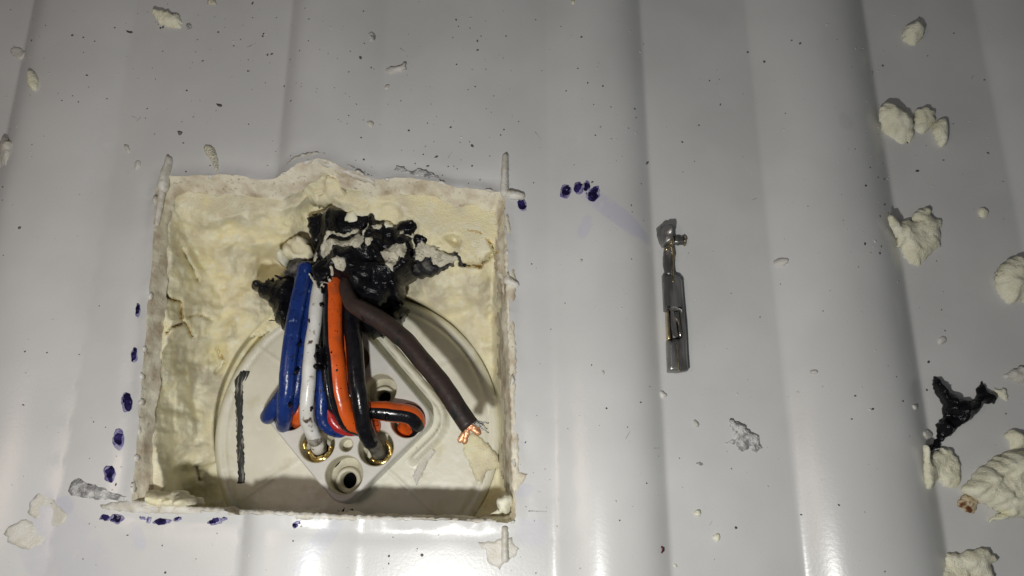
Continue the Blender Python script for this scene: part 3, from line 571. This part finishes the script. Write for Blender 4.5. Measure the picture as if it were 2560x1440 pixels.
# brass terminal collars in the two pin holes (belong to the wires)
def collar(px, py, z0, r, a0, a1, par, tilt=(0, 0), h=.42):
    c_ = np.array(P(px, py, z0)); V = []; Fs = []; n = 22
    for k in range(n+1):
        a = math.radians(a0+(a1-a0)*k/n); rj = r*(1+.035*math.sin(k*1.3))
        for (rr_, dz) in ((rj, 0), (rj+.035, .035), (rj+.075, 0), (rj+.06, -h), (rj-.02, -h)):
            V.append((c_[0]+rr_*math.cos(a)+tilt[0]*dz, c_[1]+rr_*math.sin(a)+tilt[1]*dz, z0+dz+.03*math.sin(k*.9)*(dz > -h*.5)))
    for k in range(n):
        for q in range(5):
            Fs.append((k*5+q, k*5+(q+1) % 5, (k+1)*5+(q+1) % 5, (k+1)*5+q))
    Fs += [(4, 3, 2, 1, 0), tuple(n*5+q for q in range(5))]
    mesh('brass_terminal', V, Fs, BRASS, par)
def crescent(px, py, z0, r, a0, a1, par):
    c_ = P(px, py, z0); pts = [(c_[0]+r*math.cos(math.radians(a)), c_[1]+r*math.sin(math.radians(a)), z0+.02*math.sin(a*.05)) for a in np.linspace(a0, a1, 9)]
    tube('brass_terminal', pts, .05, BRASS, par, n=10, prof=lambda t: .022+.050*math.sin(math.pi*t)**.7)
crescent(799, 1122, -1.95, .275, 190, 370, w_); crescent(951, 1130, -1.95, .27, 235, 420, wb)
crescent(770, 1112, -1.9, .10, 130, 250, w_)
collar(799, 1121, -1.98, .25, 185, 372, w_); collar(951, 1129, -1.98, .245, 212, 425, wb)
# curled black scrap between white and orange wires
sc_o = lump('tape_scrap', [(783, 905), (790, 882), (800, 862), (812, 868), (812, 890), (806, 912), (800, 925), (788, 925), (779, 918)], TAPE, base=-.95, thick=.30, step=.045, edge=.12, amp=.9, ns=5, seed=700, jit=.03, zp=-.75, rid=.6)
tag(sc_o, 'crumpled black tape scrap caught between the white and the orange wire', 'tape scrap')

rnd = np.random.RandomState(21)
for (px, py, z_, o_) in [(876, 745, -.40, 10), (884, 770, -.28, 10), (905, 792, -.22, 10), (1010, 862, -.08, 10), (772, 800, -.62, 0), (738, 930, -.66, 0), (722, 1010, -.8, 0), (800, 760, -.72, 3), (790, 870, -.62, 3), (762, 975, -.75, 3), (776, 1020, -.92, 3), (838, 740, -.74, 6), (830, 880, -.6, 6), (846, 1010, -.85, 6), (865, 1045, -1.05, 6), (905, 1030, -.85, 9), (912, 1070, -1.15, 9), (745, 860, -.64, 0), (700, 1000, -1.2, 2), (940, 1030, -1.22, 8), (965, 1042, -1.22, 8)]:
    par = [o for o in bpy.data.objects if o.type == 'EMPTY' and o.name.startswith('wire')]; par = sorted(par, key=lambda o: o.name)[o_ if o_ < 7 else {8: 8, 9: 10, 10: 11}[o_]]
    lump('tape_fleck', blob(px, py, rnd.uniform(2.5, 5), rnd.uniform(4, 10), rnd.uniform(-.5, .5), 9, int(px), .4), TAPE, base=z_-.06, thick=.05, step=.03, edge=.05, amp=.5, ns=6, seed=int(px), jit=.01, zp=z_, parent=par, bury=.05)
for (x0, y0, x1, y1) in [(1558, 1100, 1569, 1082), (1630, 1122, 1648, 1121), (330, 290, 342, 296), (342, 303, 352, 292), (1880, 500, 1892, 495), (2428, 196, 2436, 188), (1338, 330, 1352, 348), (1775, 1312, 1781, 1303), (1000, 120, 1012, 128), (618, 118, 640, 108), (2262, 905, 2282, 940), (1120, 395, 1130, 380), (2298, 40, 2302, 52), (1345, 1228, 1352, 1229)]:
    lump('scratch', capsule((x0, y0), (x1, y1), .9, .5, 3), SCRA, thick=.006, step=.04, edge=.03, jit=0, parent=liner, bury=.004)

# ------------------------------------------------------------------ metal crimp terminal lying on the liner
tp = empty('crimp_terminal', P(1690, 800, 0), 'small grey metal crimp terminal lying loose on the liner right of the hole', 'terminal')
zt0 = float(H(*P(1690, 800)[:2]))
def prism(name, poly, z0, z1, m, par, ins=.03, px=True):
    pw = [P(p[0], p[1], z1)[:2] for p in poly] if px else poly
    pw = densify(pw, .1, 0); c_ = np.mean(pw, 0); n = len(pw); V = []; 
    nrm = []
    A = sum(pw[i-1][0]*pw[i][1]-pw[i][0]*pw[i-1][1] for i in range(n))
    if A < 0: pw = pw[::-1]
    for i in range(n):
        t = np.array(pw[(i+1) % n])-np.array(pw[i-1]); t /= max(np.linalg.norm(t), 1e-9); nrm.append(np.array([-t[1], t[0]]))
    for (o2, z) in ((0, z0), (0, z1-ins), (ins*.35, z1-ins*.4), (ins, z1)): V += [tuple(np.array(pw[i])+nrm[i]*o2)+(z,) for i in range(n)]
    Fs = [(l*n+i, l*n+(i+1) % n, (l+1)*n+(i+1) % n, (l+1)*n+i) for l in range(3) for i in range(n)]
    top = [Vector(V[3*n+i]) for i in range(n)]
    from mathutils.geometry import tessellate_polygon
    for t in tessellate_polygon([top]):
        a, b_, c2 = (V[3*n+q] for q in t)
        if (b_[0]-a[0])*(c2[1]-a[1])-(b_[1]-a[1])*(c2[0]-a[0]) < 0: t = (t[0], t[2], t[1])
        Fs.append(tuple(3*n+q for q in t))
    Fs.append(tuple(range(n))[::-1])
    o = mesh(name, V, Fs, m, par, smooth=False)
    for p_ in o.data.polygons: p_.use_smooth = p_.index < 3*n
    return o
Z5 = lambda l: [(1560+x*.3125, 530+y*.3125) for x, y in l]
zt1 = zt0+.30
prism('barrel', Z5([(318, 488), (345, 485), (400, 492), (440, 505), (470, 540), (482, 700), (490, 780), (499, 900), (506, 985), (512, 1130), (521, 1262), (440, 1275), (362, 1270), (357, 1150), (352, 1022), (375, 1022), (405, 1004), (440, 1012), (466, 1000), (460, 900), (447, 782), (345, 780), (332, 775), (324, 620)]), zt0+.02, zt1, TIN, tp, .085)
prism('side_rail', Z5([(345, 782), (360, 782), (376, 1018), (354, 1018)]), zt0+.02, zt1-.02, TINE, tp, .02)
prism('floor_strip', Z5([(346, 775), (490, 775), (505, 1022), (356, 1022)]), zt0+.01, zt0+.07, TIN, tp, .01)
prism('locking_tongue', Z5([(372, 786), (405, 790), (425, 900), (438, 1000), (392, 1008), (372, 900)]), zt0+.08, zt1-.07, TIN, tp, .03)
prism('locking_tongue', Z5([(410, 800), (440, 792), (455, 900), (468, 960), (458, 1000), (445, 1000), (432, 880), (412, 850)]), zt0+.12, zt1+.01, mat('bright_metal', (.6, .58, .52), .2, 1, col2=(.4, .38, .34), nscale=6), tp, .02)
tube('centre_seam', W((1693, 860, zt1-.01), (1695, 895, zt1-.005), (1697, 925, zt1-.01)), .022, TINE, tp, n=8)
tube('neck', [P(1671, 622, zt0+.16), P(1668, 640, zt0+.13), P(1668, 660, zt0+.13), P(1673, 684, zt0+.16)], .11, TIN, tp)
tube('neck_edge', [P(1678, 612, zt0+.24), P(1682, 640, zt0+.20), P(1680, 665, zt0+.22), P(1683, 704, zt0+.30)], .035, TINE, tp, n=8)
lump('crimp_wing', Z5([(255, 125), (290, 118), (305, 95), (312, 118), (350, 120), (378, 135), (384, 180), (382, 240), (350, 275), (305, 290), (280, 250), (262, 190)]), TIN, thick=.30, step=.05, edge=.06, amp=.2, ns=4, seed=71, jit=.006, parent=tp, slope=(.5, 0))
lump('crimp_wing', Z5([(384, 190), (440, 192), (482, 185), (486, 265), (455, 262), (430, 268), (384, 255)]), TIN, thick=.12, step=.05, edge=.04, amp=.15, seed=72, jit=.004, parent=tp)
tube('wing_fold', [P(1677, 590, zt0+.30), P(1679, 606, zt0+.30), P(1672, 615, zt0+.26), P(1666, 624, zt0+.24)], .055, TINE, tp, n=8)
tube('wing_rim', [P(1711, 589, zt0+.06), P(1712, 601, zt0+.16), P(1711, 613, zt0+.06)], .03, TINE, tp, n=8)

# ------------------------------------------------------------------ loose crumbs on the liner
Z7 = lambda l: [(2100+x*.41667, 200+y*.41667) for x, y in l]
Z6 = lambda l: [(2100+x*.38885, 880+y*.38885) for x, y in l]
ZT = lambda l, ox=0: [(ox+x*.3195, y*.3195) for x, y in l]
ZC = lambda l: [(1300+x*.375, 900+y*.375) for x, y in l]
G1 = 'crumbs of foam scattered on the liner'
CR = [
 (Z7([(205, 205), (240, 165), (285, 160), (330, 195), (380, 215), (420, 260), (450, 330), (430, 380), (380, 395), (330, 370), (260, 310), (215, 250)]), .34, 'largest oval of a row of three cream foam crumbs near the top right rib', CRUMB),
 (Z7([(440, 190), (500, 175), (550, 195), (565, 250), (540, 290), (500, 330), (450, 315), (440, 260)]), .18, 'middle greyish foam crumb of the row of three at the upper right', CRUMB),
 (Z7([(570, 250), (610, 235), (640, 265), (640, 350), (630, 400), (595, 405), (570, 350), (545, 310)]), .24, 'rightmost tapering foam crumb of the row of three at the upper right', CRUMB),
 (Z7([(235, 840), (290, 855), (320, 885), (380, 845), (430, 860), (430, 810), (480, 785), (520, 762), (540, 800), (530, 820), (615, 845), (600, 900), (610, 1000), (540, 1050), (480, 1120), (430, 1110), (390, 1060), (370, 1010), (325, 1010), (330, 960), (290, 940), (240, 890)]), .26, 'ragged star shaped foam flake right of the rib at mid height', CRUMB),
 (Z7([(930, 1150), (985, 1090), (1040, 1075), (1110, 1105), (1180, 1150), (1180, 1330), (1100, 1340), (1000, 1345), (960, 1290), (930, 1210)]), .36, 'plump round foam crumb cut off by the right edge at mid height', CRUMB),
 (Z7([(820, 790), (850, 760), (885, 780), (888, 820), (850, 832)]), .12, 'small round grey crumb above the plump crumb at the right edge', CRUMB),
 (Z6([(470, 610), (500, 600), (530, 640), (540, 700), (600, 650), (650, 610), (700, 630), (750, 690), (770, 780), (775, 880), (700, 885), (650, 850), (625, 810), (600, 850), (570, 890), (520, 880), (495, 800), (480, 700)]), .26, 'forked foam flake like a molar under the tip of the black tape scrap', CRUMB),
 (Z6([(780, 870), (850, 800), (900, 745), (990, 680), (1070, 645), (1150, 640), (1250, 660), (1260, 1050), (1180, 1060), (1080, 1060), (1000, 1070), (950, 1092), (950, 1070), (1030, 1030), (930, 980), (880, 960), (830, 940), (790, 910)]), .55, 'biggest cream foam chunk at the lower right edge', CRUMB),
 (Z6([(1060, 540), (1070, 500), (1130, 510), (1170, 550), (1200, 600), (1140, 640), (1090, 630), (1090, 590)]), .25, 'pale flake leaning on the top of the biggest foam chunk', CRUMB),
 (Z6([(750, 985), (775, 920), (830, 930), (900, 960), (880, 1020), (850, 1050), (790, 1020)]), .20, 'foam crumb with a burnt brown stain below the biggest foam chunk', STAIN),
 (Z6([(600, 1500), (660, 1390), (665, 1290), (740, 1300), (830, 1275), (900, 1260), (960, 1300), (1000, 1325), (960, 1370), (980, 1500)]), .28, 'wide flat foam flake cut off by the bottom edge at the right', CRUMB),
 (Z6([(515, 510), (560, 495), (595, 525), (590, 560), (550, 565), (515, 545)]), .10, 'thin pale ring of foam left of the black tape scrap', SMEAR),
 (Z6([(980, 235), (1050, 240), (1085, 280), (1090, 330), (1050, 305), (1010, 280)]), .12, 'pale pointed flake touching the right end of the black tape scrap', CRUMB),
 (Z6([(1050, 160), (1090, 130), (1160, 95), (1230, 90), (1230, 220), (1170, 210), (1110, 190)]), .16, 'greenish pale flake at the right edge above the black tape scrap', SMEAR),
 (ZT([(1055, 230), (1110, 210), (1190, 240), (1200, 290), (1165, 375), (1110, 360), (1050, 310)], 1920), .30, 'single blocky foam crumb at the top right', CRUMB),
 (ZT([(1200, 130), (1220, 105), (1290, 102), (1350, 125), (1400, 125), (1435, 170), (1430, 235), (1350, 225), (1270, 200), (1225, 170)]), .20, 'yellowish oval foam crumb at the top left', CRUMB),
 (ZT([(285, 640), (320, 620), (355, 640), (380, 690), (375, 760), (340, 780), (300, 750), (285, 690)]), .18, 'upright oval foam crumb on the leftmost rib', CRUMB),
 (ZT([(80, 390), (110, 370), (160, 375), (205, 410), (200, 450), (165, 470), (120, 450), (85, 420)]), .05, 'faint flat foam smear at the top left corner', SMEAR),
 (ZT([(-60, 1160), (20, 1130), (60, 1095), (110, 1120), (145, 1160), (125, 1280), (100, 1340), (50, 1320), (-60, 1290)]), .16, 'pale flake cut off by the left edge', SMEAR),
 (ZT([(965, 1125), (1000, 1130), (1015, 1160), (1015, 1200), (985, 1190)]), .05, 'tiny pale flake above the upper left corner of the hole', SMEAR),
 (ZT([(1590, 1140), (1670, 1140), (1700, 1210), (1715, 1350), (1690, 1350), (1650, 1250), (1600, 1200)]), .12, 'drip shaped grey shaving standing on the top edge of the hole', RESID),
 (ZT([(1060, 1260), (1100, 1255), (1100, 1300), (1070, 1335), (1050, 1310)]), .05, 'tiny curled flake left of the upper left burr', SMEAR),
 (ZT([(1620, 10), (1640, -20), (1680, -10), (1705, 45), (1660, 35), (1625, 40)]), .08, 'brownish crumb at the top edge of the photo', RESID),
 (ZT([(975, 550), (1065, 525), (1170, 508), (1175, 540), (1100, 570), (1030, 582)], 640), .09, 'thin plastic sliver lying crosswise above the hole', SPECKW),
 (ZT([(1000, 680), (1020, 655), (1045, 658), (1040, 690), (1010, 702)], 640), .05, 'small pale crumb just under the crosswise plastic sliver', SMEAR),
 (ZC([(1400, 390), (1440, 420), (1500, 430), (1520, 470), (1575, 485), (1600, 530), (1612, 580), (1580, 620), (1545, 600), (1530, 570), (1500, 620), (1450, 600), (1440, 555), (1410, 562), (1360, 560), (1400, 545), (1435, 530), (1440, 480), (1400, 440)]), .10, 'frayed translucent shaving below right of the metal terminal', SCUFF),
 (ZC([(930, 215), (945, 200), (985, 230), (975, 248), (940, 258)]), .09, 'small white crumb under the metal terminal', SPECKW),
 (ZC([(1155, 390), (1200, 425), (1185, 452), (1160, 440)]), .08, 'small triangular white flake left of the frayed shaving', SPECKW),
 (ZC([(1172, 690), (1195, 680), (1225, 690), (1215, 708), (1190, 702)]), .06, 'little grey sliver below the triangular flake', SCUFF),
 (ZC([(1158, 1010), (1190, 990), (1210, 1015), (1195, 1045), (1165, 1040)]), .10, 'upper yellowish bead of foam near the bottom centre', CRUMB),
 (ZC([(1290, 1160), (1330, 1150), (1335, 1190), (1318, 1215), (1292, 1195)]), .10, 'lower right yellowish bead of foam near the bottom centre', CRUMB),
 (ZC([(1020, 1360), (1045, 1358), (1048, 1378), (1028, 1384)]), .06, 'tiny yellowish bead closest to the bottom edge', CRUMB),
 (ZC([(925, 1240), (950, 1240), (962, 1262), (940, 1290), (928, 1282), (940, 1262)]), .08, 'dark red chip beside the middle rib near the bottom', CRUST),
 ([(1930, 655), (1945, 648), (1966, 652), (1962, 668), (1940, 670)], .10, 'small pale crumb right of the metal terminal', SPECKW),
 ([(2010, 932), (2026, 930), (2030, 940), (2015, 944)], .06, 'tiny white crumb at the foot of the wide right rib', SPECKW),
 ([(2345, 845), (2360, 838), (2368, 850), (2358, 862), (2346, 860)], .07, 'tiny whitish crumb above the black tape scrap', SPECKW),
 ([(540, 258), (556, 262), (554, 267), (543, 264)], .05, 'short black sliver near the top left', SPECK),
 ([(443, 327), (456, 329), (455, 335), (449, 339), (445, 334)], .06, 'black three cornered speck left of the hole top', SPECK),
 ([(316, 77), (333, 79), (330, 84), (320, 83)], .04, 'dark smudgy speck left of the yellowish oval crumb', SPECK),
 ([(464, 60), (478, 56), (480, 74), (468, 76)], .015, 'grey speckled smudge right of the yellowish oval crumb', SCUFF),
 ([(925, 88), (935, 84), (942, 100), (930, 112), (924, 104)], .05, 'greyish crumb on the second rib near the top', SCUFF),
 ([(918, 307), (934, 306), (935, 318), (926, 322)], .06, 'round pale crumb on the second rib above the hole', SMEAR),
 ([(1424, 18), (1434, 16), (1436, 28), (1427, 30)], .05, 'tiny yellowish crumb at the top of the middle rib', CRUMB),
 ([(2262, 1016), (2280, 1014), (2284, 1026), (2270, 1030)], .08, 'small white crumb at the foot of the right rib', SPECKW)]
for i, (pl, th, lb, m_) in enumerate(CR):
    big = (max(p[0] for p in pl)-min(p[0] for p in pl)) > 40
    o = lump('foam_crumb' if m_ in (CRUMB, FOAM, SMEAR, STAIN, RESID) else ('plastic_shaving' if m_ in (SPECKW, SCUFF) else 'dark_chip'), pl, m_, thick=th, step=.05 if big else .04, edge=min(.30, .85*th+.04), amp=.24, ns=2.8, fine=.030 if big else 0, slope=((.12 if big else 0)*(i % 3-1), .75*th/max(.01*(max(p[1] for p in pl)-min(p[1] for p in pl)), .05) if big and i != 7 else 0), seed=800+i, jit=.035 if big else .012, sm=0 if big else 1, bury=.02)
    tag(o, lb, 'foam crumb' if o.name.startswith('foam') else ('shaving' if o.name.startswith('plas') else 'chip'), G1 if o.name.startswith('foam') else None)
o = lump('tape_scrap', Z6([(600, 155), (625, 165), (630, 200), (700, 265), (740, 305), (790, 305), (805, 330), (870, 300), (875, 240), (905, 190), (945, 265), (975, 260), (995, 290), (985, 330), (930, 335), (900, 335), (880, 380), (835, 435), (740, 495), (700, 540), (645, 580), (640, 615), (580, 635), (535, 655), (530, 640), (580, 600), (620, 555), (620, 510), (615, 470), (655, 420), (660, 340), (625, 290), (595, 235)]), TAPE, thick=.26, step=.05, edge=.3, amp=.6, ns=3, seed=900, jit=.022, rid=.7)
tag(o, 'twisted black tape scrap lying among the foam crumbs at the right', 'tape scrap')
# grit
rnd = np.random.RandomState(77); Vs = []; Fs = []; mi = []
def grit(px, py, r, mt):
    x, y, _ = P(px, py); z = float(H(x, y)); s = len(Vs); n = 6; a0 = rnd.uniform(0, 6); el = rnd.uniform(.5, 1.6); ro = rnd.uniform(0, 3.1)
    for k in range(n):
        a = a0+2*math.pi*k/n; q = r*rnd.uniform(.6, 1.3); X, Y = q*math.cos(a)*el, q*math.sin(a); Vs.append((x+X*math.cos(ro)-Y*math.sin(ro), y+X*math.sin(ro)+Y*math.cos(ro), z-.004))
    Vs.append((x, y, z+r*rnd.uniform(.5, 1.1)))
    for k in range(n): Fs.append((s+k, s+(k+1) % n, s+n)); mi.append(mt)
hp = [tuple(p) for p in HOLE]
def ok(px, py): return not bool(inside(np.array([px]), np.array([py]), hp)[0])
for (cx, cy, sx, sy, n, pd) in [(420, 160, 260, 140, 110, .85), (960, 200, 230, 150, 120, .88), (560, 60, 90, 60, 28, .9), (1250, 130, 170, 120, 45, .8), (1700, 250, 260, 200, 60, .6), (2350, 400, 200, 330, 130, .55), (1750, 1050, 260, 260, 80, .6), (1560, 500, 20, 400, 30, .2),
                               (2130, 600, 40, 500, 60, .35), (1350, 1100, 80, 250, 30, .6), (180, 700, 150, 500, 70, .55), (1080, 400, 120, 50, 40, .85), (60, 300, 60, 260, 30, .6), (800, 1380, 400, 60, 40, .5), (350, 1240, 120, 60, 30, .5)]:
    for _ in range(n):
        px, py = cx+rnd.normal()*sx, cy+rnd.normal()*sy
        if ok(px, py) and -200 < px < 2800 and -200 < py < 1600: grit(px, py, float(np.clip(rnd.lognormal(-3.98, .42), .008, .042)), 0 if rnd.rand() < pd else 1)
o = mesh('dust_and_grit', Vs, Fs, [SPECK, SPECKW], midx=mi, smooth=False); tag(o, 'fine dark and pale grit sprinkled over the white liner', 'grit', kind='stuff')
